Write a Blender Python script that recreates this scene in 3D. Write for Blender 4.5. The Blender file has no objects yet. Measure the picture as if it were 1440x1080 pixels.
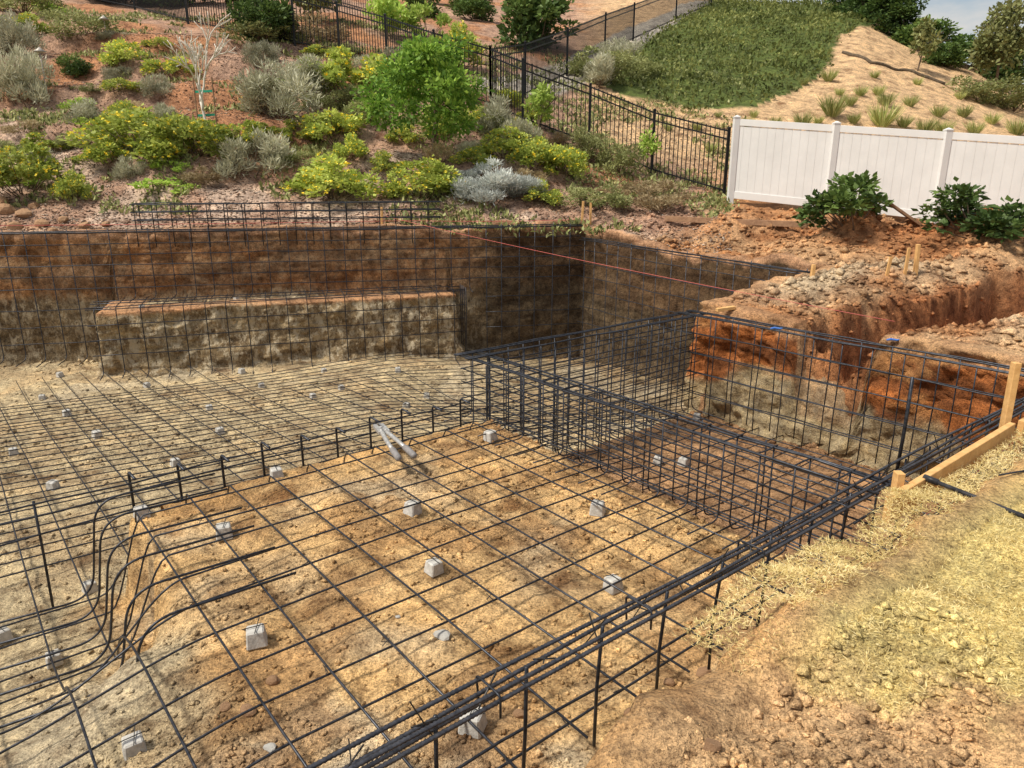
import bpy, math, numpy as np
from mathutils import Vector
sc=bpy.context.scene; COL=sc.collection
CAMH=1.6; PITCH=math.radians(16.4)
cam=bpy.data.cameras.new("Camera"); co=bpy.data.objects.new("Camera",cam); COL.objects.link(co)
co.location=(0,0,CAMH); co.rotation_euler=(math.radians(90)-PITCH,0,0)
cam.lens=25.5; cam.sensor_width=36; cam.clip_end=600; cam.clip_start=.05; sc.camera=co
# ------------------------------------------------------------ noise
_rs=np.random.RandomState(7); _T=_rs.rand(256,256)
def vn(x,y,o=0):
    x=np.asarray(x,float)+o*17.3; y=np.asarray(y,float)+o*9.7
    xi=np.floor(x).astype(int); yi=np.floor(y).astype(int); fx=x-xi; fy=y-yi
    fx=fx*fx*(3-2*fx); fy=fy*fy*(3-2*fy)
    a=_T[xi&255,yi&255]; b=_T[(xi+1)&255,yi&255]; c=_T[xi&255,(yi+1)&255]; d=_T[(xi+1)&255,(yi+1)&255]
    return (a*(1-fx)+b*fx)*(1-fy)+(c*(1-fx)+d*fx)*fy
def fbm(x,y,f=1.,n=4,o=0):
    r=0;a=1;s=0
    for i in range(n):
        r=r+a*(vn(np.asarray(x)*f,np.asarray(y)*f,o+i*3)-.5); s+=a; a*=.5; f*=2.07
    return r/s*2
def S(v): v=np.clip(v,0,1); return v*v*(3-2*v)
def mix(a,b,m): return a*(1-m)+b*m
# ------------------------------------------------------------ pool axes (s along near edge, t across)
E1=(.780,.625)
def P(s,t): return (E1[0]*s-E1[1]*t, E1[1]*s+E1[0]*t)
def ST(x,y): return E1[0]*x+E1[1]*y, -E1[1]*x+E1[0]*y
POLY=[P(-6,1.2),P(7.15,1.2),P(7.15,5.4),P(10.2,5.4),P(10.2,10.45),(-8.8,12.6),(-13,11.8),(-13,-1)]
def segd(x,y,a,b):
    ax,ay=a;bx,by=b;dx,dy=bx-ax,by-ay
    h=np.clip(((x-ax)*dx+(y-ay)*dy)/(dx*dx+dy*dy),0,1)
    return np.hypot(x-ax-h*dx,y-ay-h*dy)
def sdf(x,y):
    x=np.asarray(x,float);y=np.asarray(y,float)
    d=np.full(x.shape,1e9); ins=np.zeros(x.shape,bool); n=len(POLY)
    for i in range(n):
        a=POLY[i];b=POLY[(i+1)%n]; d=np.minimum(d,segd(x,y,a,b))
        c=((a[1]>y)!=(b[1]>y)); xx=(b[0]-a[0])*(y-a[1])/((b[1]-a[1]) if b[1]!=a[1] else 1e-9)+a[0]
        ins^=(c&(x<xx))
    return np.where(ins,-d,d)
# ------------------------------------------------------------ terrain
PR={-.9:[(0,0),(8,0),(11.5,.5),(14,1),(16,1.9),(20,3.8),(26,6.6),(34,9.5),(60,15)],
-.66:[(0,0),(8,0),(12.6,.5),(13.2,.6),(14.2,.95),(16,1.76),(20,3.7),(26,6.5),(34,9),(60,14)],
-.44:[(0,0),(8,0),(13.1,.5),(13.6,.6),(14.6,1.0),(17,2.2),(20,3.5),(24,5.5),(34,8.5),(60,14)],
-.22:[(0,0),(8,0),(13.7,.5),(15,.95),(17,1.7),(20,3.0),(24,4.9),(30,7.1),(40,10),(60,15)],
0:[(0,0),(9,.03),(14.4,.48),(15.5,.85),(17,1.45),(20,2.66),(23,3.6),(30,6),(40,9),(60,14)],
.22:[(0,0),(8,.02),(10,.1),(13,.3),(15,.6),(17,1.0),(19,1.33),(22,2.5),(27,4.2),(35,7),(45,10.4),(60,14.5)],
.44:[(0,0),(8,.02),(10,.1),(13,.35),(17.8,.78),(19,.95),(24,3.2),(30,5.3),(38,8.4),(46,10.8),(60,10)],
.66:[(0,0),(8,.05),(12,.25),(15.9,.43),(18,.75),(26,2.9),(32,4.5),(36,5.4),(45,5),(60,4)],
.9:[(0,0),(8,.05),(12,.2),(16,.3),(26,1.5),(32,2.5),(60,2)]}
BK=sorted(PR); YS=np.arange(0,130,.5)
TAB=np.array([np.interp(YS,[p[0] for p in PR[b]],[p[1] for p in PR[b]]) for b in BK])
for _ in range(2):
    TAB[:,1:-1]=(TAB[:,:-2]+2*TAB[:,1:-1]+TAB[:,2:])/4
def base(x,y):
    b=np.clip(np.asarray(x)/np.maximum(y,3.),-.9,.8999); bi=np.clip(np.searchsorted(BK,b,side='right')-1,0,len(BK)-2)
    B=np.array(BK); fb=(b-B[bi])/(B[bi+1]-B[bi]); yy=np.clip(y,0,129)/.5; yi=np.clip(yy.astype(int),0,len(YS)-2); fy=np.clip(yy-yi,0,1)
    return (TAB[bi,yi]*(1-fy)+TAB[bi,yi+1]*fy)*(1-fb)+(TAB[bi+1,yi]*(1-fy)+TAB[bi+1,yi+1]*fy)*fb
def gs(x,y,cx,cy,rx,ry=None,a=0):
    ry=ry or rx; c,s_=math.cos(a),math.sin(a); dx=x-cx;dy=y-cy
    return np.exp(-(((dx*c+dy*s_)/rx)**2+((-dx*s_+dy*c)/ry)**2))
TR=[(3.75,7.55),(5.0,8.35),(6.8,9.4),(10.5,10.6)]
def trench(x,y):
    d=1e9
    for a,b in zip(TR[:-1],TR[1:]): d=np.minimum(d,segd(x,y,a,b))
    return d
def heaps(x,y): return gs(x,y,8.0,12.0,1.7,.9,.2)+.6*gs(x,y,5.9,12.4,1.2,.6,.1)+.5*gs(x,y,4.4,13.7,1.5,.5,-.5)+.5*gs(x,y,9.8,11.2,1.,.7,.1)
def upper(x,y):
    x=np.asarray(x,float);y=np.asarray(y,float)
    z=base(x,y); s,t=ST(x,y); b=x/np.maximum(y,1)
    z=z+fbm(x,y,.35,4,1)*.18*S((y-13)/6)+fbm(x,y,1.4,4,2)*.10*S((y-12)/3)
    tz=S((y-14.5)/2)*S((27-y)/4)*S((.1-b)/.15); q=(z+.25*fbm(x,y,.25,3,13))/.9; z=z+tz*.5*.9*(np.floor(q)+S((q-np.floor(q)-.35)/.4)-q+.3)
    rt=S((s-7.2)/.6)*S((y-5)/1.5)*(1-S((y-16)/2))
    z=z+rt*(fbm(x,y,.9,5,4)*.18+.09*fbm(x,y,4,4,6))
    z=z+.13*gs(x,y,3.5,9.0,.9,.5,.4)+.24*gs(x,y,4.9,9.7,1.1,.5,.3)+.26*gs(x,y,6.9,10.6,1.2,.5,.35)+.68*heaps(x,y)*(1+.7*fbm(x,y,2,4,8))+.12*gs(x,y,5.6,7.3,1.3,.4,.5)+.12*gs(x,y,6.9,8.1,1.2,.5,.5)
    dt=trench(x,y)+fbm(x,y,2,4,9)*.18
    z=z-.85*(1-S((dt-.38)/.12))*S((y-6.9)/.3)
    bk=S((s-1.0)/.6)*(1-S((t-1.45)/.5))*(1-S((s-3.2)/1.))*S((t+.2)/.8)
    z=z+bk*(.05+fbm(x,y,1.8,4,11)*.12+fbm(x,y,6,4,14)*.045)-.22*S((1.5-s)/1.)*S((t-.75)/.5)*(1-S((y-3)/1))
    z=z+fbm(x,y,9,3,12)*.010
    return z
F0=(-6.8,11.7);F1=(-1.05,13.6)
def bbm(x,y):
    dx,dy=F1[0]-F0[0],F1[1]-F0[1];L=math.hypot(dx,dy);dx/=L;dy/=L
    u=(x-F0[0])*dx+(y-F0[1])*dy; v=-(x-F0[0])*dy+(y-F0[1])*dx
    return u,v,L
def floorz(x,y,w=.1,mats=False):
    s,t=ST(x,y)
    z=-1.2-.5*S((y-4)/8)-.35*S((x+2.5)/3)*S((y-8)/3)
    z=mix(z,-.78,S((4.5-t)/1.5)*S((s+3.0)/2.5))
    e=0 if mats else fbm(x,y,2.5,4,20)*.20
    ww=w+.9*S((4.3-t)/1.2)
    mb=S((s-(.80-ww)+e)/ww)*S((5.02+w*.4-t+e)/w)
    z=mix(z,-.6,mb)
    ms=S((s-3.72)/w)*S((5.25-t)/w); z=mix(z,-1.25,ms)
    if not mats:
        u,v,L=bbm(x,y); z=mix(z,-.66,S((v-.02)/.1)*S(u/.1)*S((L-u)/.1))
        z=z+fbm(x,y,1.3,4,22)*.055+fbm(x,y,5,4,23)*.045
    return z
def H(x,y):
    d=sdf(x,y); m=S((d-.02)/.14); return mix(floorz(x,y),upper(x,y),m)
FP=1020.0
def survey(u,v,hit=None):
    a=(540-v)/FP; up=-math.sin(PITCH)+a*math.cos(PITCH); fw=math.cos(PITCH)+a*math.sin(PITCH); r=(u-720)/FP
    yy=np.concatenate([np.arange(1.2,16,.02),np.arange(16,70,.05)]); x=r/fw*yy; z=CAMH+up/fw*yy
    h=H(x,yy); k=np.where(z<=h)[0]; k=k[0] if len(k) else len(yy)-1
    return float(x[k]),float(yy[k]),float(h[k])
def atz(u,v,z):
    a=(540-v)/FP; up=-math.sin(PITCH)+a*math.cos(PITCH); fw=math.cos(PITCH)+a*math.sin(PITCH); r=(u-720)/FP
    y=(z-CAMH)/up*fw; return (r/fw*y,y,z)
# ------------------------------------------------------------ mesh helpers
def mesh(name,V,Fc,mat=None,col=None,tint=None,smooth=False):
    V=np.asarray(V,np.float32).reshape(-1,3)
    me=bpy.data.meshes.new(name)
    if isinstance(Fc,np.ndarray):
        k=Fc.shape[1]; me.vertices.add(len(V)); me.vertices.foreach_set('co',V.ravel())
        me.loops.add(Fc.size); me.loops.foreach_set('vertex_index',Fc.ravel().astype(np.int32))
        me.polygons.add(len(Fc)); me.polygons.foreach_set('loop_start',(np.arange(len(Fc))*k).astype(np.int32))
        me.update(calc_edges=True)
    else: me.from_pydata([tuple(map(float,v)) for v in V],[],Fc); me.update()
    if smooth: me.polygons.foreach_set('use_smooth',np.ones(len(me.polygons),bool))
    if col is not None:
        c=np.ones((len(V),4),np.float32); c[:,:col.shape[1]]=col; at=me.color_attributes.new('col','FLOAT_COLOR','POINT'); at.data.foreach_set('color',c.ravel())
    if tint is not None:
        at=me.attributes.new('tint','FLOAT','POINT'); at.data.foreach_set('value',np.asarray(tint,np.float32))
    if mat: me.materials.append(mat)
    return me
def obj(name,me,parent=None,loc=None,**kw):
    o=bpy.data.objects.new(name,me); COL.objects.link(o)
    if parent is not None: o.parent=parent
    if loc is not None: o.location=loc
    for k,v in kw.items(): o[k]=v
    return o
BOXF=[(0,3,2,1),(4,5,6,7),(0,1,5,4),(1,2,6,5),(2,3,7,6),(3,0,4,7)]
class MB:
    def __init__(s): s.V=[];s.F=[]
    def box(s,c,sz,ax=None,taper=1.):
        ax=ax or ((1,0,0),(0,1,0),(0,0,1)); n=len(s.V); c=Vector(c); X,Y,Z=[Vector(a) for a in ax]
        for dz in(-.5,.5):
            k=taper if dz>0 else 1.
            for dx,dy in((-.5,-.5),(.5,-.5),(.5,.5),(-.5,.5)): s.V.append(tuple(c+X*(dx*sz[0]*k)+Y*(dy*sz[1]*k)+Z*(dz*sz[2])))
        s.F+=[tuple(n+i for i in f) for f in BOXF]
    def beam(s,a,b,w,h,up=(0,0,1)):
        a=Vector(a);b=Vector(b);d=(b-a);L=d.length;d.normalize();x=d.cross(Vector(up));
        if x.length<1e-4:x=Vector((1,0,0))
        x.normalize();y=x.cross(d);s.box((a+b)/2,(w,h,L),(x,y,d))
    def tube(s,pts,rad,n=6):
        V,Fc=tube(pts,rad,n);o=len(s.V);s.V+=[tuple(v) for v in V];s.F+=[tuple(int(i)+o for i in f) for f in Fc]
    def me(s,name,mat,smooth=False,bev=0):
        m=mesh(name,s.V,s.F,mat,smooth=smooth)
        if bev:
            import bmesh
            bm=bmesh.new();bm.from_mesh(m);bmesh.ops.bevel(bm,geom=list(bm.edges),offset=bev,segments=1,affect='EDGES');bm.to_mesh(m);bm.free()
        return m
def tube(pts,rad,n=6,cap=True):
    p=np.asarray(pts,float);m=len(p); T=np.gradient(p,axis=0); T/=np.linalg.norm(T,axis=1)[:,None]+1e-12
    r=np.broadcast_to(np.asarray(rad,float),(m,))
    t0=T[0]; ref=np.array([0,0,1.]) if abs(t0[2])<.9 else np.array([1.,0,0])
    u=np.cross(t0,ref);u/=np.linalg.norm(u);U=[u]
    for i in range(1,m):
        u=u-T[i]*np.dot(u,T[i]);l=np.linalg.norm(u);u=u/(l+1e-12);U.append(u)
    U=np.array(U);W=np.cross(T,U);a=np.arange(n)*2*math.pi/n
    V=(p[:,None,:]+r[:,None,None]*(np.cos(a)[None,:,None]*U[:,None,:]+np.sin(a)[None,:,None]*W[:,None,:])).reshape(-1,3)
    i=np.arange(m-1)[:,None]*n;j=np.arange(n)[None,:];j2=(j+1)%n
    Fq=np.stack([i+j,i+j2,i+n+j2,i+n+j],-1).reshape(-1,4)
    if cap:
        V=np.vstack([V,p[0]-T[0]*r[0]*.3,p[-1]+T[-1]*r[-1]*.3]);k=len(V);b0=(m-1)*n
        Fl=[tuple(f) for f in Fq]+[(k-2,int((q+1)%n),int(q)) for q in range(n)]+[(k-1,int(b0+q),int(b0+(q+1)%n)) for q in range(n)]
        return V,Fl
    return V,Fq
# ------------------------------------------------------------ materials
def nodes(name,rough=.9):
    m=bpy.data.materials.new(name);m.use_nodes=True;nt=m.node_tree;b=nt.nodes['Principled BSDF'];b.inputs['Roughness'].default_value=rough
    b.inputs['Specular IOR Level'].default_value=.25
    return m,nt,b
def N(nt,t,**k):
    n=nt.nodes.new(t)
    for a,v in k.items():
        if a in n.inputs: n.inputs[a].default_value=v
        else: setattr(n,a,v)
    return n
def noise(nt,co_,sc_,det=4,rough=.6):
    n=N(nt,'ShaderNodeTexNoise');n.inputs['Scale'].default_value=sc_;n.inputs['Detail'].default_value=det;n.inputs['Roughness'].default_value=rough
    nt.links.new(co_,n.inputs['Vector']);return n.outputs['Fac']
def ramp(nt,fac,stops):
    r=N(nt,'ShaderNodeValToRGB');e=r.color_ramp.elements
    while len(e)<len(stops): e.new(.5)
    for i,(p,c) in enumerate(stops): e[i].position=p;e[i].color=(c[0],c[1],c[2],1)
    nt.links.new(fac,r.inputs['Fac']);return r.outputs['Color']
def mixc(nt,a,b,fac,mode='MIX'):
    m=N(nt,'ShaderNodeMix',data_type='RGBA',blend_type=mode)
    for inp,v in ((m.inputs[0],fac),(m.inputs[6],a),(m.inputs[7],b)):
        if hasattr(v,'node'): nt.links.new(v,inp)
        else: inp.default_value=v if not isinstance(v,tuple) else (v[0],v[1],v[2],1)
    return m.outputs[2]
def bump(nt,b,hs,dist,strength=1.,prev=None):
    n=N(nt,'ShaderNodeBump');n.inputs['Strength'].default_value=strength;n.inputs['Distance'].default_value=dist
    nt.links.new(hs,n.inputs['Height'])
    if prev: nt.links.new(prev,n.inputs['Normal'])
    nt.links.new(n.outputs['Normal'],b.inputs['Normal']);return n.outputs['Normal']
def coord(nt): return N(nt,'ShaderNodeTexCoord').outputs['Object']
def earth(name,streak=False):
    m,nt,b=nodes(name,1.);c=coord(nt);an=N(nt,'ShaderNodeAttribute',attribute_name='col');at=an.outputs['Color']
    c1_=c
    if streak:
        mq=N(nt,'ShaderNodeMapping');mq.inputs['Scale'].default_value=(.6,.6,2.4);nt.links.new(c,mq.inputs['Vector']);c1_=mq.outputs[0]
    n1=noise(nt,c1_,2.6,5);n2=noise(nt,c,14,5,.7);n3=noise(nt,c,75,4,.75)
    lo=(.60,.52,.47) if streak else (.45,.36,.30)
    c1=mixc(nt,at,ramp(nt,n1,[(.3,lo),(.47,(1,1,1)),(.68,(1.5,1.45,1.35))]),1.,'MULTIPLY')
    c2=mixc(nt,c1,ramp(nt,n2,[(.3,(.42,.37,.34)),(.48,(1,1,1)),(.7,(1.45,1.43,1.38))]),1.,'MULTIPLY')
    c3=mixc(nt,c2,ramp(nt,n3,[(.32,(.38,.35,.33)),(.5,(1,1,1)),(.7,(1.6,1.6,1.55))]),1.,'MULTIPLY')
    if streak:
        mp=N(nt,'ShaderNodeMapping');mp.inputs['Scale'].default_value=(5,5,2.2);mp.inputs['Rotation'].default_value=(.3,.6,0);nt.links.new(c,mp.inputs['Vector'])
        n4=noise(nt,mp.outputs[0],1.6,7,.8)
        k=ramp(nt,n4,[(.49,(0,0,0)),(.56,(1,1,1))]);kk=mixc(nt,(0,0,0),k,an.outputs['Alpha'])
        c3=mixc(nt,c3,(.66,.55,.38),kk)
    nt.links.new(c3,b.inputs['Base Color'])
    p=bump(nt,b,n2,.07,.9)
    p=bump(nt,b,n3,.016,.9,p)
    return m
def simple(name,c1,c2,sc_=20,rough=.8,metal=0,bd=.0,bs=60):
    m,nt,b=nodes(name,rough);c=coord(nt);n=noise(nt,c,sc_,5,.65);nt.links.new(ramp(nt,n,[(.3,c1),(.7,c2)]),b.inputs['Base Color']);b.inputs['Metallic'].default_value=metal
    if bd: bump(nt,b,noise(nt,c,bs,4),bd,.8)
    return m
def foliage(name,stops,trans=.25,rough=.55):
    m,nt,b=nodes(name,rough);at=N(nt,'ShaderNodeAttribute',attribute_name='tint').outputs['Fac'];oi=N(nt,'ShaderNodeObjectInfo').outputs['Random']
    cc=ramp(nt,at,stops);hs=N(nt,'ShaderNodeHueSaturation');mr=N(nt,'ShaderNodeMapRange');mr.inputs['To Min'].default_value=.85;mr.inputs['To Max'].default_value=1.35
    nt.links.new(oi,mr.inputs['Value']);nt.links.new(mr.outputs[0],hs.inputs['Value']);nt.links.new(cc,hs.inputs['Color']);nt.links.new(hs.outputs[0],b.inputs['Base Color'])
    tr=N(nt,'ShaderNodeBsdfTranslucent');nt.links.new(hs.outputs[0],tr.inputs['Color']);mx=N(nt,'ShaderNodeMixShader');mx.inputs[0].default_value=trans
    nt.links.new(b.outputs[0],mx.inputs[1]);nt.links.new(tr.outputs[0],mx.inputs[2]);nt.links.new(mx.outputs[0],nt.nodes['Material Output'].inputs['Surface']);return m
M_GR=earth("soil");M_WL=earth("cut_soil",True)
M_CLOD=earth("clod_soil")
M_BAR=simple("rebar_steel",(.018,.020,.026),(.075,.078,.09),35,.40,.6)
M_RIB=simple("rebar_steel_ribbed",(.04,.042,.05),(.14,.14,.155),60,.36,.65)
M_CONC=simple("spacer_concrete",(.34,.32,.29),(.60,.58,.54),30,.95,0,.004,80)
M_WOOD=simple("stake_pine",(.55,.29,.10),(.78,.48,.20),14,.75,0,.003)
M_WOODD=simple("weathered_board",(.22,.12,.07),(.40,.24,.14),14,.8,0,.003)
M_IRON=simple("black_fence_paint",(.008,.008,.009),(.02,.02,.02),8,.4,0)
M_VINYL=simple("white_vinyl",(.68,.67,.65),(.78,.77,.75),1.5,.45,0)
M_BARK=simple("bark",(.09,.06,.04),(.22,.16,.11),25,.9)
M_PALE=simple("pale_bark",(.64,.58,.48),(.80,.76,.67),25,.8)
M_TOOL=simple("worn_tool_steel",(.30,.29,.28),(.60,.59,.57),30,.4,.4)
M_GRIP=simple("rubber_grip",(.14,.13,.13),(.30,.28,.27),30,.6)
M_STR=simple("pink_string",(.50,.10,.09),(.65,.18,.15),30,.7)
M_GTAPE=simple("green_tie_tape",(.02,.28,.16),(.04,.40,.24),30,.6)
M_COPPER=simple("aged_lamp_metal",(.30,.27,.23),(.55,.50,.44),30,.5,.2)
M_PIPE=simple("black_pipe",(.012,.012,.014),(.05,.05,.055),30,.45)
M_STONE=simple("brown_stone",(.26,.14,.07),(.50,.31,.18),9,.95,0,.01,30)
M_WIRE=simple("tie_wire",(.03,.03,.03),(.08,.075,.07),40,.5,.6)
M_BLUE=simple("blue_marking_paint",(.04,.12,.45),(.10,.25,.65),30,.8)
M_WAT=simple("straw_wattle",(.06,.045,.03),(.16,.12,.08),12,.95,0,.01)
# ------------------------------------------------------------ ground colours
def rgb(r,g,b): return np.array([r,g,b])
C=dict(clay=rgb(.41,.20,.09),bank=rgb(.47,.28,.13),gold=rgb(.62,.40,.185),grav=rgb(.50,.425,.31),floor=rgb(.51,.405,.25),lawn=rgb(.62,.50,.21),mulch=rgb(.39,.245,.175),
 tan=rgb(.57,.385,.22),spa=rgb(.36,.21,.11),grey=rgb(.54,.42,.28),conc=rgb(.42,.38,.33),green=rgb(.09,.12,.03),pale=rgb(.56,.42,.33),spoil=rgb(.37,.155,.065),terra=rgb(.40,.19,.095))
GC_PX=[(826,112),(870,132),(960,150),(1060,152),(1148,112),(1172,78),(1180,50),(1225,38),(1240,15),(1130,-5),(1040,-5),(1000,5),(940,40),(880,75)]
GC=[survey(u,v)[:2] for u,v in GC_PX]
DT=[survey(u,v)[:2] for u,v in [(715,128),(820,100),(880,62),(960,20),(1000,2)]]
def inpoly(x,y,poly):
    ins=np.zeros(np.shape(x),bool)
    for i in range(len(poly)):
        a=poly[i];b=poly[(i+1)%len(poly)];c=((a[1]>y)!=(b[1]>y));ins^=c&(x<(b[0]-a[0])*(y-a[1])/((b[1]-a[1]) or 1e-9)+a[0])
    return ins
def lawnm(x,y):
    s,t=ST(x,y);n=fbm(x,y,1.1,4,30)+.4*fbm(x,y,5,3,34)
    return S((s-2.12-(.5-t)*.25+n*.5)/.35)*S((1.40-t+n*.1)/.12)*S((8.5-s+n)/1)*(1-S((y-8)/1))
def gcol(x,y,d):
    s,t=ST(x,y);b=x/np.maximum(y,1);n=fbm(x,y,1.1,4,30);n2=fbm(x,y,.5,3,31)
    def L(c,k,m): m=np.clip(m,0,1)[:,None]; return c*(1-m)+C[k]*m
    o=np.tile(C['clay'],(len(x),1))
    o=L(o,'bank',1-S((y-5)/2))
    o=L(o,'tan',S((n+.1)*2.5)*.6)
    o=L(o,'lawn',lawnm(x,y))
    h=S((y-13.2-np.where(x<1.5,.19*(x+2),0)*.6)/1.2)
    o=L(o,'mulch',h*S((.30-b)/.08))
    o=L(o,'pale',h*S((.22-b)/.05)*S((n+.12)*3)*(1-S((y-17.5)/2))*.85)
    o=L(o,'terra',h*S((.25-b)/.05)*S((fbm(x,y,.4,3,33)-.0)*4)*S((y-15)/2)*.9)
    o=L(o,'tan',S((y-19.5)/1.5)*S((b-.06)/.08))
    o=L(o,'grey',(gs(x,y,3.5,9,1.1,.5,.4)+gs(x,y,4.9,9.6,1.1,.45,.3)+gs(x,y,5.9,7.4,1.7,.7,.5)+gs(x,y,6.9,8.2,1.4,.6,.5))*S((n+.5)*1.6)*.8)
    o=L(o,'spoil',np.minimum(1,heaps(x,y)*1.3)*.8)
    o=L(o,'spoil',(1-S((trench(x,y)-.46)/.15))*S((y-6.9)/.3)*.9)
    dd=1e9
    for a,c_ in zip(DT[:-1],DT[1:]): dd=np.minimum(dd,segd(x,y,a,c_))
    o=L(o,'conc',1-S((dd-.9)/.15))
    o=L(o,'green',inpoly(x,y,GC)*1.)
    i=S((.12-d)/.1)
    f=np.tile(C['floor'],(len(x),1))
    dk=(S((x+1)/2.5)*S((y-8.5)/2))[:,None]*.7; f=f*(1-dk)+rgb(.17,.12,.07)*dk  # deep-end floor: shade of the pit corner mixed into the soil colour
    mb=S((s-.4+n*.5)/.4)*S((5.2-t)/.2); mb=mb[:,None]; f=f*(1-mb)+C['gold']*mb
    g=(S((2.9-t-.9*(s-.2)+1.4*n)/.6)*S((3.4-t)/1))[:,None]; f=f*(1-g*.85)+C['grav']*g*.85
    g=S((fbm(x,y,.9,3,36)-.15)*3)[:,None]*.5; f=f*(1-g)+C['grav']*g
    g=S((fbm(x,y,2.2,5,37)-.06)*6)[:,None]*.65*(.35+.65*mb); f=f*(1-g)+rgb(.36,.20,.085)*g
    sp=(S((s-3.65)/.1)*S((5.3-t)/.1))[:,None]; f=f*(1-sp)+C['spa']*sp
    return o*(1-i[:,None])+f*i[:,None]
def axis(parts):
    a=[]
    for lo,hi,st in parts: a.append(np.arange(lo,hi-1e-6,st))
    return np.concatenate(a)
gx=axis([(-80,-26,2),(-26,-11,.3),(-11,-6,.07),(-6,6,.035),(6,12,.06),(12,34,.25),(34,80.1,2)])
gy=axis([(-6,0,.3),(0,1.2,.06),(1.2,6,.03),(6,15.2,.045),(15.2,24,.12),(24,50,.3),(50,130,2.5)])
X,Y=np.meshgrid(gx,gy);x=X.ravel();y=Y.ravel();d=sdf(x,y)
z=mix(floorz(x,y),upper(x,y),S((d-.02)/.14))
ny,nx=X.shape;ii=np.arange(ny-1)[:,None]*nx+np.arange(nx-1)[None,:]
Fg=np.stack([ii,ii+1,ii+nx+1,ii+nx],-1).reshape(-1,4)
obj("ground",mesh("ground",np.stack([x,y,z],-1),Fg,M_GR,col=gcol(x,y,d),smooth=True),kind="structure")
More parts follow.
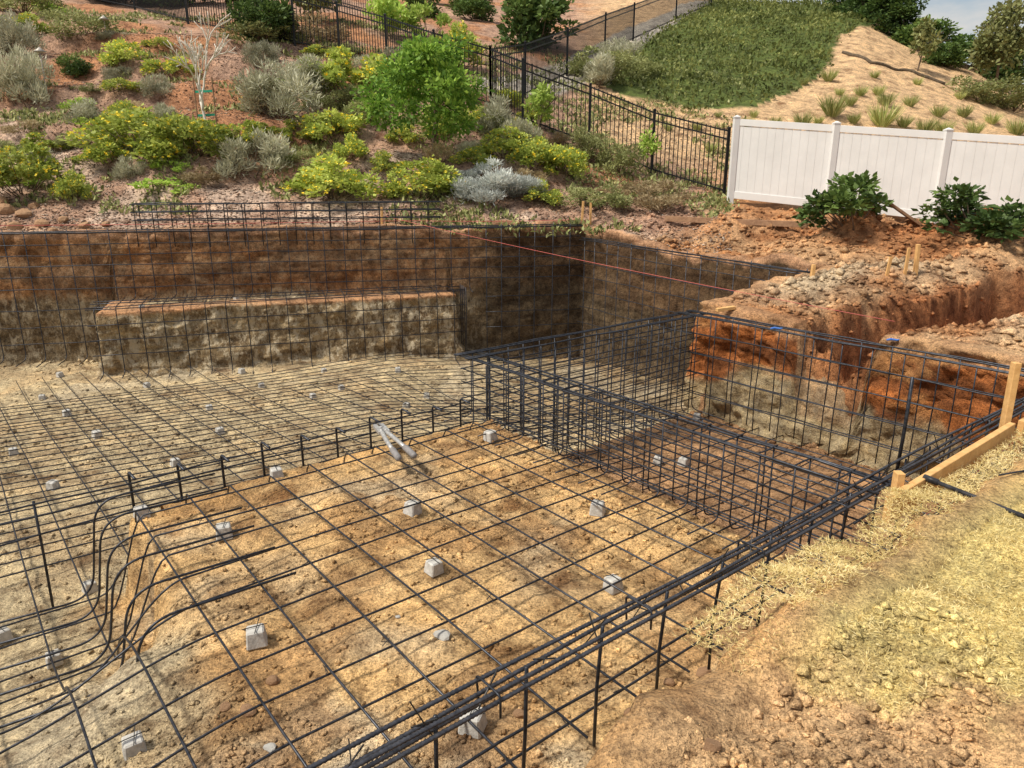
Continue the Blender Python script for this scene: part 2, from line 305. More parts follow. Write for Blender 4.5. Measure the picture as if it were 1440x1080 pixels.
# ------------------------------------------------------------ excavation walls
def ribbon(name,path,topf,botf,closed=False,lip=.28,step=.045,amp=.06,palette='back',flip=1):
    pts=[];nr=[];P2=path+([path[0]] if closed else [])
    for a,b in zip(P2[:-1],P2[1:]):
        L=math.hypot(b[0]-a[0],b[1]-a[1]);n=max(2,int(L/step));dx,dy=(b[0]-a[0])/L,(b[1]-a[1])/L
        for k in range(n): pts.append((a[0]+(b[0]-a[0])*k/n,a[1]+(b[1]-a[1])*k/n));nr.append((dy*flip,-dx*flip))
    if not closed: pts.append(P2[-1]);nr.append(nr[-1])
    p=np.array(pts);nn=np.array(nr);K=6
    pad=np.pad(nn,((K,K),(0,0)),mode='wrap' if closed else 'edge');nn=sum(pad[i:i+len(nn)] for i in range(2*K+1));nn/=np.linalg.norm(nn,axis=1)[:,None]
    arc=np.cumsum(np.r_[0,np.hypot(*np.diff(p,axis=0).T)])
    xx,yy=p[:,0],p[:,1];s_,t_=ST(xx,yy)
    isS1=S((s_-6.9)/.2)*S((5.8-t_)/.4);isS=isS1[:,None];isN=(S((1.5-t_)/.2)*S((6.9-s_)/.2))[:,None]
    ampv=amp*(1+1.5*isS1)
    top=topf(p[:,0]+nn[:,0]*.22,p[:,1]+nn[:,1]*.22);bot=botf(p[:,0]-nn[:,0]*.12,p[:,1]-nn[:,1]*.12)-.06
    m=54;rows=[];cols=[]
    for k in range(m+5):
        if k<=m:
            f=k/m;zz=bot+(top-bot)*f
            rg=np.abs(fbm(arc,zz*1.3,1.9,5,40));ca=vn(arc*3.2,zz*3.6,60);cb_=vn(arc*.7+zz*.4,zz*3.2,61)
            off=-.07+.10*f+ampv*1.1*fbm(arc,zz*1.4,.8,4,43)+ampv*1.1*(rg-.25)+ampv*.7*fbm(arc*5,zz*4,1.,3,44)+ampv*.6*(np.floor(ca*4)/4-.4)+ampv*.8*(np.floor(cb_*4)/4-.4)
            if palette=='bench': off=off*(1-.6*S((f-.85)/.15))
            off=off-.10*S((.12-f)/.12)
            if k==m: off0=off
        else:
            g=(k-m)/4;off=off0+(lip-off0)*g;qx=p[:,0]+nn[:,0]*off;qy=p[:,1]+nn[:,1]*off
            zz=mix(top,topf(qx,qy),g)+.02*(1-g)+.012-.05*(k==m+4)+.02*fbm(arc,off,6,2,46)*(1-g)
        rows.append(np.stack([p[:,0]+nn[:,0]*off,p[:,1]+nn[:,1]*off,zz],-1));
        q=fbm(arc*.6,zz,1.2,5,48);q2=fbm(arc*.35,zz*2.6,1.6,5,49);q3=fbm(arc*.6,zz*1.3,3.5,4,51)
        dep=-zz+q*.22+np.where(t_>5.7,top,0)
        cb=np.array([.27,.135,.06])[None]*np.ones((len(p),1))
        g2=S((q2-.0)*4)[:,None]*.45;cb=cb*(1-g2)+np.array([.15,.10,.06])*g2
        g3=S((q3-.12)*6)[:,None]*.55;cb=cb*(1-g3)+np.array([.37,.235,.13])*g3
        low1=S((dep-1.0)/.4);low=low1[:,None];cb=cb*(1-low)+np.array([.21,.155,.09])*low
        dk1=S((xx+1.2)/1.0)*S((yy-9)/1.5);dk=dk1[:,None]*.8;cb=cb*(1-dk)+np.array([.07,.047,.028])*dk  # deep corner walls: near-black shade painted into the soil colour
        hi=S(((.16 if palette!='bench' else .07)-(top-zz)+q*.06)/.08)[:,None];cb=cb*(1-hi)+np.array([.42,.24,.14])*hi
        cs=np.array([.36,.125,.038])[None]*np.ones((len(p),1));cs=cs*(1-g2*1.3)+np.array([.13,.05,.022])*g2*1.3;cs=cs*(1-g3)+np.array([.48,.25,.10])*g3
        ls1=S((-zz+q*.34+q3*.16-.66)/.12);ls=ls1[:,None];cs=cs*(1-ls)+(np.array([.40,.31,.18])*(1-g2)+np.array([.25,.17,.09])*g2)*ls
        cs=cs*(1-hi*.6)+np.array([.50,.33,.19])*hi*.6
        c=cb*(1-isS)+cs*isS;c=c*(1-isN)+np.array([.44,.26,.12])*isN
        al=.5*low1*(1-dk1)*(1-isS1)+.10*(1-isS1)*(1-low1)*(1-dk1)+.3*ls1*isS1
        if palette=='bench': c=(np.array([.27,.195,.11])*(1-g3)+np.array([.42,.33,.20])*g3)*(1-hi)+np.array([.50,.27,.14])*hi;al=.85*(1-hi[:,0])
        if palette=='shelf': c=np.tile(np.array([.46,.27,.11]),(len(p),1));al=al*0
        if k>m:
            g=(k-m)/4;cg=gcol(rows[-1][:,0],rows[-1][:,1],np.full(len(p),1. if palette=='back' else -1.))
            if palette=='bench': cg=np.tile(np.array([.50,.31,.18]),(len(p),1))
            c=c*(1-g)+cg*g;al=al*(1-g)
        cols.append(np.hstack([c,al[:,None]]))
    nv=len(p);V=np.concatenate(rows);Cc=np.concatenate(cols);R_=len(rows)
    i=np.arange(R_-1)[:,None]*nv;j=np.arange(nv if closed else nv-1)[None,:];j2=(j+1)%nv
    Fq=np.stack([i+j,i+j2,i+nv+j2,i+nv+j],-1).reshape(-1,4)
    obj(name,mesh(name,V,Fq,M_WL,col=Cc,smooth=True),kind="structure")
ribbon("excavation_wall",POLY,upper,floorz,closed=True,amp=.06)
def bt(x,y): return np.full(np.shape(x),-.645)+fbm(x,y,2,3,50)*.03
du=Vector((F1[0]-F0[0],F1[1]-F0[1])).normalized();nu=Vector((-du.y,du.x))
bl=(F0[0]+nu.x*1.1,F0[1]+nu.y*1.1);br=(F1[0]+nu.x*.8,F1[1]+nu.y*.8)
ribbon("excavation_bench_wall",[bl,F0,F1,br],bt,lambda x,y:floorz(x,y,.1,True),palette='bench',lip=.7,amp=.095,flip=-1)
ribbon("excavation_shelf_wall",[P(3.6,5.08),P(.95,5.08)],lambda x,y:np.full(np.shape(x),-.6)+fbm(x,y,3,3,52)*.02,lambda x,y:np.full(np.shape(x),-1.25),palette='shelf',lip=.25,amp=.05,flip=-1)
# ------------------------------------------------------------ rebar
BARS=[]
def fillet(pts,r=.07,n=5):
    p=[np.array(q,float) for q in pts];out=[p[0]]
    for i in range(1,len(p)-1):
        a=p[i-1]-p[i];b=p[i+1]-p[i];la=np.linalg.norm(a);lb=np.linalg.norm(b);k=min(r,la*.45,lb*.45);A=p[i]+a/la*k;B=p[i]+b/lb*k
        for j in range(n+1):
            f=j/n;out.append(A*(1-f)**2+p[i]*2*f*(1-f)+B*f*f)
    out.append(p[-1]);return out
rr=np.random.RandomState(3)
def bar(pts,grp,rad=.0058,ribbed=False,wob=.006):
    p=np.array(pts,float)
    if len(p)==2:
        n=max(3,int(np.linalg.norm(p[1]-p[0])/.5)+2);f=np.linspace(0,1,n)[:,None];p=p[0]*(1-f)+p[1]*f;p[1:-1]+=rr.normal(0,wob*.9,(n-2,3))
    elif wob: p=p+rr.normal(0,wob,3)
    BARS.append((p,grp,rad,ribbed))
def st3(s,t,z): a=P(s,t);return (a[0],a[1],z)
def clipruns(pts):
    p=np.array(pts);d=sdf(p[:,0],p[:,1]);u,v,L=bbm(p[:,0],p[:,1]);ok=(d<-.14)&~((v>-.08)&(u>-.05)&(u<L+.05))
    runs=[];c=[]
    for q,k in zip(p,ok):
        if k:c.append(q)
        elif c: runs.append(c);c=[]
    if c: runs.append(c)
    return [r for r in runs if len(r)>6]
def thin(p):
    p=np.array(p);keep=[0]
    for i in range(1,len(p)-1):
        a=p[i]-p[keep[-1]];b=p[i+1]-p[i]
        ang=np.dot(a,b)/(np.linalg.norm(a)*np.linalg.norm(b)+1e-9)
        if ang<.9995 or np.linalg.norm(a)>1.: keep.append(i)
    keep.append(len(p)-1);return p[keep]
def matbar(s0,t0,s1,t1,lift,grp,rad=.0058,bow=0):
    n=int(math.hypot(s1-s0,t1-t0)/.04);f=np.linspace(0,1,n);s=s0+(s1-s0)*f;t=t0+(t1-t0)*f+bow*np.sin(f*math.pi)
    x=E1[0]*s-E1[1]*t;y=E1[1]*s+E1[0]*t;zz=floorz(x,y,.28,True)+lift
    x=x+.015*np.sin(f*9+s0*3+t0);zz=zz+.008*np.sin(f*14+s0*5+t0*3)
    for r in clipruns(np.stack([x,y,zz],-1)): bar(thin(r),grp,wob=.004,rad=rad)
G1="reinforcing bars of the shelf and floor mat";G2="reinforcing bars of the wall curtains";G3="reinforcing bars of the raised spa cage";G4="reinforcing bars along the near edge beam"
for k in range(12): t=1.72+k*.3+rr.uniform(-.025,.025);matbar(-4.0,t,3.66,t+rr.uniform(-.03,.03),.085,G1)
for k in range(25):
    s=-3.75+k*.3+rr.uniform(-.025,.025);matbar(s,1.62,s+rr.uniform(-.04,.04),13.5,.1,G1)
for k in range(29): t=5.4+k*.21;matbar(-5,t+.15,10,t+rr.uniform(-.04,.04),.085,G1,bow=.25)
for k in range(1,8): s=3.6+k*.33;matbar(s,5.4,s,10.3,.1,G1)
for k in range(11): s=3.9+k*.28;bar([st3(s,1.7,-1.15),st3(s,5.1,-1.15)],G3)
for k in range(11): t=1.85+k*.3;bar([st3(3.85,t,-1.165),st3(6.95,t,-1.165)],G3)
for s in(-1.55,): matbar(s+.04,1.7,s+.12,6.5,.115,G1,.0075)
for k in range(10):
    s=.82+k*.305;t=5.2+rr.uniform(-.015,.015);h=-.38+rr.uniform(-.015,.015)
    bar(fillet([st3(s,t,-1.25),st3(s,t,h),st3(s+.01,t-.14,h-.01)],.03),G1,.0098)
for t_,zz in((5.17,-.42),(5.24,-.52),(5.2,-.64)): bar([st3(-.6,t_,zz-.02),st3(3.7,t_,zz)],G1,.0066)
for k in range(6):
    t=3.35+k*.33;s=.5+.02*k
    bar(fillet([st3(s-.7,t+.1,-.92-.04*k),st3(s-.12,t+.1,-.95-.04*k),st3(s-.02,t+.1,-.47),st3(s+.75,t+.1,-.485)],.17,8),G1,.0072)
for (s,t) in((-.15,5.25),(.25,5.2),(-.6,5.4)):
    bar([st3(s,t,-1.2),st3(s+.01,t,-.42)],G1,.0085)
W0=np.array([-8.8,12.6]);W1=np.array(P(10.2,10.45));wl=np.linalg.norm(W1-W0);wd=(W1-W0)/wl;wn=np.array([wd[1],-wd[0]])
def wp(a,off,z): q=W0+wd*a+wn*off;return (q[0],q[1],z)
ua=2.0;ub=ua+6.1
for i,zz in enumerate((.60,.57,.585,.38,.2,.02,-.18,-.38)):
    bar([wp(-3,.16+.05*(i%3),zz),wp(wl-.1,.16+.05*(i%3),zz)],G2,.0098 if i<3 else .0082)
for zz in(-.75,-1.05,-1.35): bar([wp(ub+.3,.16,zz),wp(wl-.1,.16,zz)],G2,.0078);bar([wp(-3,.16,zz),wp(ua-.2,.16,zz)],G2,.0078)
a=-.5
while a<wl-.1:
    inb=ua-.1<a<ub+.2;zb=-.55 if inb else (-1.62 if a<ua else -1.95)
    bar(fillet([wp(a,.17,.63),wp(a,.17,zb),wp(a,.6,zb-.02)],.12),G2,.0080,wob=.012);a+=.33
for o in(.1,-.2):
    for zz in(1.04,.9,.76): bar([wp(2.2,o,zz),wp(7.6,o,zz)],G2,.0098)
a=2.25
while a<7.6:
    bar(fillet([wp(a,.1,.3),wp(a,.1,1.045),wp(a,-.2,1.045),wp(a,-.2,.55)],.03),G2,.0088);a+=.30
bu=np.array([du.x,du.y]);bn=np.array([du.y,-du.x]);BL=math.hypot(F1[0]-F0[0],F1[1]-F0[1])
def bp(a,off,z): q=np.array(F0)+bu*a+bn*off;return (q[0],q[1],z)
a=.02
while a<BL+.05:
    bar(fillet([bp(a,.55,-1.62-.04*a),bp(a,.23,-1.60-.04*a),bp(a,.23,-.53),bp(a,-.75+.08*a*.6,-.52)],.1),G2,.0080,wob=.012);a+=.33
for o,zz in((.24,-.8),(.24,-1.05),(.24,-1.3),(.22,-.515),(.24,-.54),(-.15,-.515),(-.4,-.515)): bar([bp(-.1,o,zz),bp(BL+.1,o,zz)],G2,.0080)
for k in range(6):
    o=.1-k*.14;bar([bp(BL+.16,o,-1.85),bp(BL+.16,o,-.5)],G2,.008)
for i,zz in enumerate((.22,.24,.2,.0,-.25,-.5,-.8,-1.1,-1.4)): 
    bar([st3(10.0-.04*(i%3),10.3,zz+.12),st3(10.0-.04*(i%3),5.5,zz-.05)],G2,.009 if i<3 else .0074)
for k in range(16):
    t=5.6+k*.31;bar(fillet([st3(10.0,t,.2+.03*(t-5)),st3(10.0,t,-1.9),st3(9.5,t,-1.93)],.12),G2,.0074,wob=.012)
# spa cage
for o in(0,.035,.18,.215):
    bar([st3(3.6+o,1.5,.0+rr.uniform(-.01,.01)),st3(3.6+o,5.3,rr.uniform(-.01,.01))],G3,.008)
    bar([st3(3.55,5.05+o,.012),st3(7.0,5.05+o,.012)],G3,.008)
for o in(-.18,-.14,0,.05): bar([st3(6.88+o,1.4,.02),st3(6.88+o,5.3,.02)],G3,.0082)
k=0;t=1.7
while t<5.1:
    bar(fillet([st3(3.3,t,-.515),st3(3.6,t,-.515),st3(3.6,t,-.0)],.06),G3,.0054)
    bar(fillet([st3(3.80,t+.03,.01),st3(3.80,t+.03,-.66),st3(4.35,t+.03,-.74)],.09,7),G3,.0054)
    bar([st3(3.59,t+.02,.008),st3(3.82,t+.02,.008)],G3,.0054)
    if k%2==0: bar([st3(3.86,t+.12,0),st3(3.86,t+.12,-1.15)],G3,.0054)
    t+=.24;k+=1
for zz in(-.12,-.24,-.36,-.48): bar([st3(3.615,1.6,zz),st3(3.615,5.25,zz)],G3)
for zz in(-.13,-.27,-.41,-.56,-.72,-.9): bar([st3(3.8,1.6,zz),st3(3.8,5.1,zz)],G3)
s=3.75
while s<6.9:
    bar(fillet([st3(s,5.25,0),st3(s,5.25,-1.85),st3(s,5.6,-1.88)],.12),G3,.0064)
    bar(fillet([st3(s+.06,5.07,0),st3(s+.06,5.07,-1.12),st3(s+.06,4.6,-1.14)],.08,6),G3,.0064);s+=.2
for zz in(-.12,-.26,-.40,-.55,-.70,-.86,-1.0): bar([st3(3.6,5.235,zz),st3(6.95,5.235,zz)],G3,.0062);bar([st3(3.8,5.085,zz),st3(6.9,5.085,zz)],G3,.0062)
for zz in(-1.2,-1.45,-1.7): bar([st3(3.6,5.235,zz),st3(6.95,5.235,zz)],G3)
t=1.75
while t<5.1:
    bar([st3(6.87,t,.02),st3(6.87,t,-1.14)],G3,.0062);bar([st3(6.70,t+.1,.02),st3(6.70,t+.1,-1.14)],G3,.0062);t+=.29
for zz in(-.22,-.45,-.68,-.92): bar([st3(6.85,1.6,zz),st3(6.85,5.2,zz)],G3,.0062);bar([st3(6.69,1.6,zz+.04),st3(6.69,5.2,zz+.04)],G3,.0062)
s=3.9
while s<6.8:
    bar([st3(s,1.62,0),st3(s,1.62,-1.14)],G3);s+=.32
for zz in(-.25,-.55,-.85): bar([st3(3.7,1.63,zz),st3(6.9,1.63,zz)],G3)
bar([st3(4.45,1.75,-.2),st3(4.46,1.75,.42)],G3,.011,True)
# near edge beam
for t_,zz in((1.51,.0),(1.54,.012),(1.585,-.004),(1.615,.01),(1.60,-.07)):
    pts=[st3(s_,t_+.008*math.sin(s_*2+t_*50),zz+.007*math.sin(s_*1.7+t_*90)) for s_ in np.linspace(-2.2,7.0,30)]
    BARS.append((np.array(pts),G4,.0074,True))
for zz in(-.30,): bar([st3(-2,1.63,zz),st3(3.6,1.63,zz)],G4)
s=-1.2
while s<3.6:
    bar([st3(s,1.57,.015),st3(s+.01,1.60,-.54)],G4,.0072)
    s+=.36
s=-1.0
while s<3.5:
    bar(fillet([st3(s,1.50,-.06),st3(s,1.50,.022),st3(s,1.63,.022),st3(s+.01,1.63,-.09)],.02,3),G4,.0045);s+=.72
def ribs(p,rad):
    p=np.asarray(p);seg=np.r_[0,np.cumsum(np.linalg.norm(np.diff(p,axis=0),axis=1))];n=int(seg[-1]/.0075);l=np.linspace(0,seg[-1],n)
    q=np.stack([np.interp(l,seg,p[:,i]) for i in range(3)],-1);r=rad*np.where(np.arange(n)%2==0,1.18,.90);return q,r
def score(p):
    dd=np.linalg.norm(p-np.array([0,0,CAMH]),axis=1)
    inside=(p[:,1]>.5)&(np.abs(p[:,0])<.75*p[:,1]); sl=np.r_[0,np.linalg.norm(np.diff(p,axis=0),axis=1)]
    return float((sl/dd*(inside+.02)).sum())
BARS.sort(key=lambda b:-score(b[0]))
LB={G1:"thin dark steel bar tied into the pool floor mat",G2:"dark steel bar tied into the curtain on the dug wall",G3:"dark steel bar in the raised spa box cage",G4:"dark ribbed steel bar in the beam beside the lawn"}
MBX=MB()
for i,(p,g,r,rib) in enumerate(BARS):
    if i<300:
        if rib and p[:,1].min()<5.5: q,rad=ribs(p,r);V,Fq=tube(q,rad,8,False);me=mesh("rebar",V,Fq,M_RIB,smooth=False)
        else: V,Fq=tube(p,r,7);me=mesh("rebar",V,Fq,M_BAR,smooth=True)
        obj("reinforcing_bar",me,label=LB[g],category="steel bar",group=g)
    else: MBX.tube(p,r,5)
if MBX.V: obj("reinforcing_bars",MBX.me("reinforcing_bars",M_BAR,True),kind="stuff",label="distant dark steel bars of the pool cage",category="steel bars")
# tie wires
tw=MB()
for k in range(12):
    for j in range(25):
        s=-3.75+j*.3;t=1.72+k*.3
        if s>3.6 or (k*7+j*3)%3: continue
        xx,yy=P(s,t);zz=float(floorz(np.array([xx]),np.array([yy]),.28,True)[0])+.1
        for q in range(2):
            a=rr.uniform(0,3.14);dx=Vector((math.cos(a),math.sin(a),rr.uniform(-.2,.6)))*.022;c=Vector((xx,yy,zz+.004));tw.beam(c-dx,c+dx,.003,.003)
for s in np.arange(-1,6.8,.24):
    for q in range(2):
        a=rr.uniform(0,3.14);dx=Vector((math.cos(a)*.02,math.sin(a)*.02,rr.uniform(-.05,.03)));c=Vector(st3(s,1.57,.01));tw.beam(c-dx*2,c+dx*2,.004,.004)
obj("tie_wire",tw.me("tie_wire",M_WIRE),kind="stuff",label="small twisted wire ties on the bar crossings",category="wire")
# ------------------------------------------------------------ concrete spacer blocks
sb=MB();sb.box((0,0,.037),(.085,.085,.075),taper=.82)
sb_me=sb.me("spacer_block",M_CONC,bev=.006)
gv=MB()
gv.beam((-.05,0,.08),(.05,0,.085),.003,.003);gv.beam((0,-.045,.078),(.02,.05,.09),.003,.003);wire_me=gv.me("block_wire",M_WIRE)
SP=[(390,672),(580,722),(840,722),(610,808),(862,832),(362,908),(316,757),(200,728),(78,937),(190,1058),(247,655),(75,687),(137,615),(60,562),(95,585),(207,545),(295,577),(310,610),(340,525),(368,545),(480,548),(456,524),(560,523),(572,574),(690,620),(200,436),(480,414),(333,424),(665,1028),(5,904),(127,832),(440,560),(20,640),(980,590),(925,652),(85,530),(600,560),(960,655)]
for i,(u,v) in enumerate(SP):
    x_,y_,z_=survey(u,v);e=obj("concrete_spacer",sb_me,loc=(x_,y_,z_-.004),label="small pale grey concrete spacer block under the bars",category="concrete block",group="concrete spacer blocks under the bars")
    e.rotation_euler=(rr.uniform(-.08,.08),rr.uniform(-.08,.08),rr.uniform(0,3));k=rr.uniform(1.0,1.2);e.scale=(k,k,k)
    obj("wire",wire_me,parent=e)
def rockmesh(name,seed,mat,fl=.7):
    import bmesh
    r=np.random.RandomState(seed);bm=bmesh.new();bmesh.ops.create_icosphere(bm,subdivisions=2,radius=1)
    ds=[Vector(r.normal(0,1,3)).normalized() for _ in range(9)];hh=r.uniform(.55,.95,9)
    for v in bm.verts:
        c=v.co.copy()
        for dv,h in zip(ds,hh):
            k=c.dot(dv)
            if k>h: c-=dv*(k-h)
        c.z*=fl;v.co=c*(1+r.uniform(-.04,.04))
    me=bpy.data.meshes.new(name);bm.to_mesh(me);bm.free();me.materials.append(mat);return me
RK=[rockmesh("stone",s_,M_STONE) for s_ in range(4)];RP=rockmesh("pale_lump",9,M_CONC,.5)
def rock(u,v,r,lab,me=None,k=0):
    x_,y_,z_=survey(u,v);o=obj("stone",me or RK[k%4],loc=(x_,y_,z_+r*.25),label=lab,category="stone");o.scale=(r,r*.8,r);o.rotation_euler=(0,0,k*1.3);return o
rock(622,897,.05,"broken pale lump of concrete on golden dirt",RP,2)
rock(560,870,.018,"small pale chip on golden dirt",RP,5);rock(380,1055,.03,"pale flat stone on gravelly dirt",RP,7)
for k,(u,v,r) in enumerate([(385,962,.035),(318,1000,.03),(350,1005,.04),(1058,915,.05),(1030,890,.032),(1045,885,.03),(1090,908,.035),(1010,905,.03),(1065,890,.03),(1035,915,.03),(990,950,.04),(920,1000,.045),(940,965,.03),(1075,930,.025),(730,1010,.03),(885,1005,.03),(1010,990,.04),(1000,1055,.03)]):
    rock(u,v,r,"reddish brown stone lying on loose soil",None,k)
for k,(u,v,r) in enumerate([(10,300,.2),(35,305,.17),(60,318,.15),(22,322,.14),(90,312,.12),(120,320,.12),(150,318,.1),(5,285,.13),(75,330,.1),(48,292,.12)]):
    rock(u,v,r,"rough brown rock in rubble above the dug wall",None,k)
# ------------------------------------------------------------ scattered clods (stuff)
def scatter(name,x,y,size,mat,cf,seed,lab,cat,flat=.7,lift=.3):
    r=np.random.RandomState(seed);n=len(x);z=H(x,y)
    O=np.array([[1,0,0],[0,1,0],[-1,0,0],[0,-1,0],[0,0,1],[0,0,-1]],float);Fo=np.array([[0,1,4],[1,2,4],[2,3,4],[3,0,4],[1,0,5],[2,1,5],[3,2,5],[0,3,5]])
    V=O[None]*(1+r.uniform(-.35,.35,(n,6,1)))+r.uniform(-.25,.25,(n,6,3));V[:,:,2]*=flat
    a=r.uniform(0,6.28,n);ca,sa=np.cos(a)[:,None],np.sin(a)[:,None];VX=V[:,:,0]*ca-V[:,:,1]*sa;VY=V[:,:,0]*sa+V[:,:,1]*ca
    V=np.stack([VX,VY,V[:,:,2]],-1)*size[:,None,None]+np.stack([x,y,z+size*lift],-1)[:,None,:]
    Fq=(Fo[None]+np.arange(n)[:,None,None]*6).reshape(-1,3)
    c=cf(x,y)*r.uniform(.75,1.3,(n,1));obj(name,mesh(name,V.reshape(-1,3),Fq,mat,col=np.repeat(c,6,0)),kind="stuff",label=lab,category=cat)
r=np.random.RandomState(5)
n=120000;bb=r.uniform(-.8,.8,n);yy=1.1+12*r.rand(n)**1.5;xx=bb*yy;s_,t_=ST(xx,yy);dn=fbm(xx,yy,1.2,3,60);dd=sdf(xx,yy);bank=(dd>-.25)&(s_<2.7)&(t_<1.6);grv=(dd<-.1)&(t_<3)&(s_<1.2-(t_-1.5)*.3)
keep=((dd<-.05)&(r.rand(n)<.25+.4*(dn>.1)))|((dd>.15)&(yy>6)&(r.rand(n)<.9))|(bank&(r.rand(n)<.85))|grv|((np.abs(dd)<.3)&(r.rand(n)<.8))
keep&=~((dd>.12)&(s_>2.6)&(t_<1.2)&(yy<6));xx,yy,dd,bank,grv=xx[keep],yy[keep],dd[keep],bank[keep],grv[keep]
q=r.rand(len(xx));sz=.0022+.003*np.minimum(yy,8)/4*r.rand(len(xx))+np.where(bank&(dd>.1),.018,np.where(dd<-.3,.012,.022))*q**9*np.minimum(1+yy/6,2.5)
scatter("dirt_clods",xx,yy,sz,M_CLOD,lambda a,b:gcol(a,b,sdf(a,b))*1.15,8,"loose crumbs and clods of dug soil","soil clods")
n=28000;xx=r.uniform(1.5,13,n);yy=r.uniform(6.5,16.5,n);dd=sdf(xx,yy);k=(dd>.2)&(r.rand(n)<.35+.9*heaps(xx,yy)+.5*(gs(xx,yy,3.3,9,1.1,.6)+gs(xx,yy,4.9,9.6,1.1,.5)));xx,yy=xx[k],yy[k]
scatter("excavated_clods",xx,yy,.010+.07*r.rand(len(xx))**6,M_CLOD,lambda a,b:gcol(a,b,sdf(a,b))*1.05,9,"heaped lumps of freshly dug orange soil","soil clods")
n=70000;yy=12.5+12*r.rand(n)**1.4;xx=r.uniform(-.85,.3,n)*yy;dd=sdf(xx,yy);k=dd>.2;xx,yy=xx[k],yy[k]
def mulc(a,b): q=np.random.RandomState(2).rand(len(a),1);return np.where(q<.45,np.array([.23,.13,.085]),np.where(q<.8,np.array([.50,.38,.29]),np.array([.67,.57,.48])))
scatter("mulch_chips",xx,yy,.010+.022*r.rand(len(xx))**2,M_CLOD,mulc,10,"brown and pale wood mulch chips on the slope","mulch",flat=.35)
# ------------------------------------------------------------ foliage
def leafquads(Cn,D,L,Wd,r,fold=.15):
    n=len(Cn);D=D/(np.linalg.norm(D,axis=1)[:,None]+1e-9);q=r.normal(0,1,(n,3));Wv=np.cross(D,q);Wv/=np.linalg.norm(Wv,axis=1)[:,None]+1e-9
    Nn=np.cross(D,Wv);L=L[:,None];Wd=Wd[:,None]
    V=np.stack([Cn,Cn+D*L*.5+Wv*Wd-Nn*L*fold,Cn+D*L,Cn+D*L*.5-Wv*Wd-Nn*L*fold],1).reshape(-1,3)
    return V,np.arange(n*4).reshape(-1,4)
def blobs_pts(blobs,n,r,shell=.55,jit=.16):
    B=np.array(blobs);w=(B[:,3]*B[:,4]*B[:,5])**.67;w/=w.sum();k=r.choice(len(B),n,p=w);dr=r.normal(0,1,(n,3));dr/=np.linalg.norm(dr,axis=1)[:,None]
    rad=shell+(1-shell)*r.rand(n)**.6;rad*=1+jit*r.normal(0,1,n);p=B[k,:3]+dr*B[k,3:6]*rad[:,None];return p,dr,k
def stemsmesh(name,bl,rad,mat,seed=0):
    r=np.random.RandomState(seed);m=MB()
    for b in bl:
        a=np.array([r.uniform(-.04,.04),r.uniform(-.04,.04),-.05]);c=np.array(b[:3]);mid=(a+c)/2+r.normal(0,.03,3);m.tube([a,mid,c],[rad,rad*.7,rad*.35],5)
    return m.me(name,mat,True)
FM=dict(
 lantana=foliage("lantana_leaf",[(0,(.08,.11,.02)),(.5,(.31,.38,.07)),(1,(.62,.66,.18))],.4),
 flower=foliage("yellow_flower",[(0,(.88,.62,.03)),(1,(.95,.86,.12))],.2),
 sage=foliage("sage_leaf",[(0,(.15,.15,.09)),(.5,(.37,.36,.24)),(1,(.62,.60,.44))]),
 silver=foliage("silver_leaf",[(0,(.18,.19,.17)),(.5,(.42,.44,.41)),(1,(.68,.70,.65))]),
 dark=foliage("dark_leaf",[(0,(.015,.03,.01)),(.5,(.07,.12,.03)),(1,(.20,.29,.07))]),
 olive=foliage("olive_leaf",[(0,(.07,.08,.025)),(.5,(.22,.24,.085)),(1,(.45,.45,.20))]),
 lime=foliage("lime_leaf",[(0,(.14,.24,.03)),(.5,(.40,.55,.10)),(1,(.65,.78,.22))],.35),
 tree=foliage("tree_leaf",[(0,(.02,.06,.01)),(.5,(.16,.29,.04)),(1,(.46,.62,.11))],.38),
 brown=foliage("brown_leaf",[(0,(.14,.09,.05)),(.5,(.35,.26,.14)),(1,(.55,.46,.27))]),
 tuft=foliage("tuft_leaf",[(0,(.16,.19,.05)),(.5,(.36,.40,.12)),(1,(.60,.57,.27))],.3),
 ground=foliage("groundcover_leaf",[(0,(.06,.08,.02)),(.5,(.18,.20,.055)),(1,(.36,.37,.11))],.3),
 straw=foliage("dry_lawn_blade",[(0,(.34,.25,.09)),(.5,(.70,.57,.25)),(1,(.90,.78,.46))],.3,.85))
PROTO={}
def hash_(s): return sum(ord(c)*(i+1) for i,c in enumerate(s))%1000
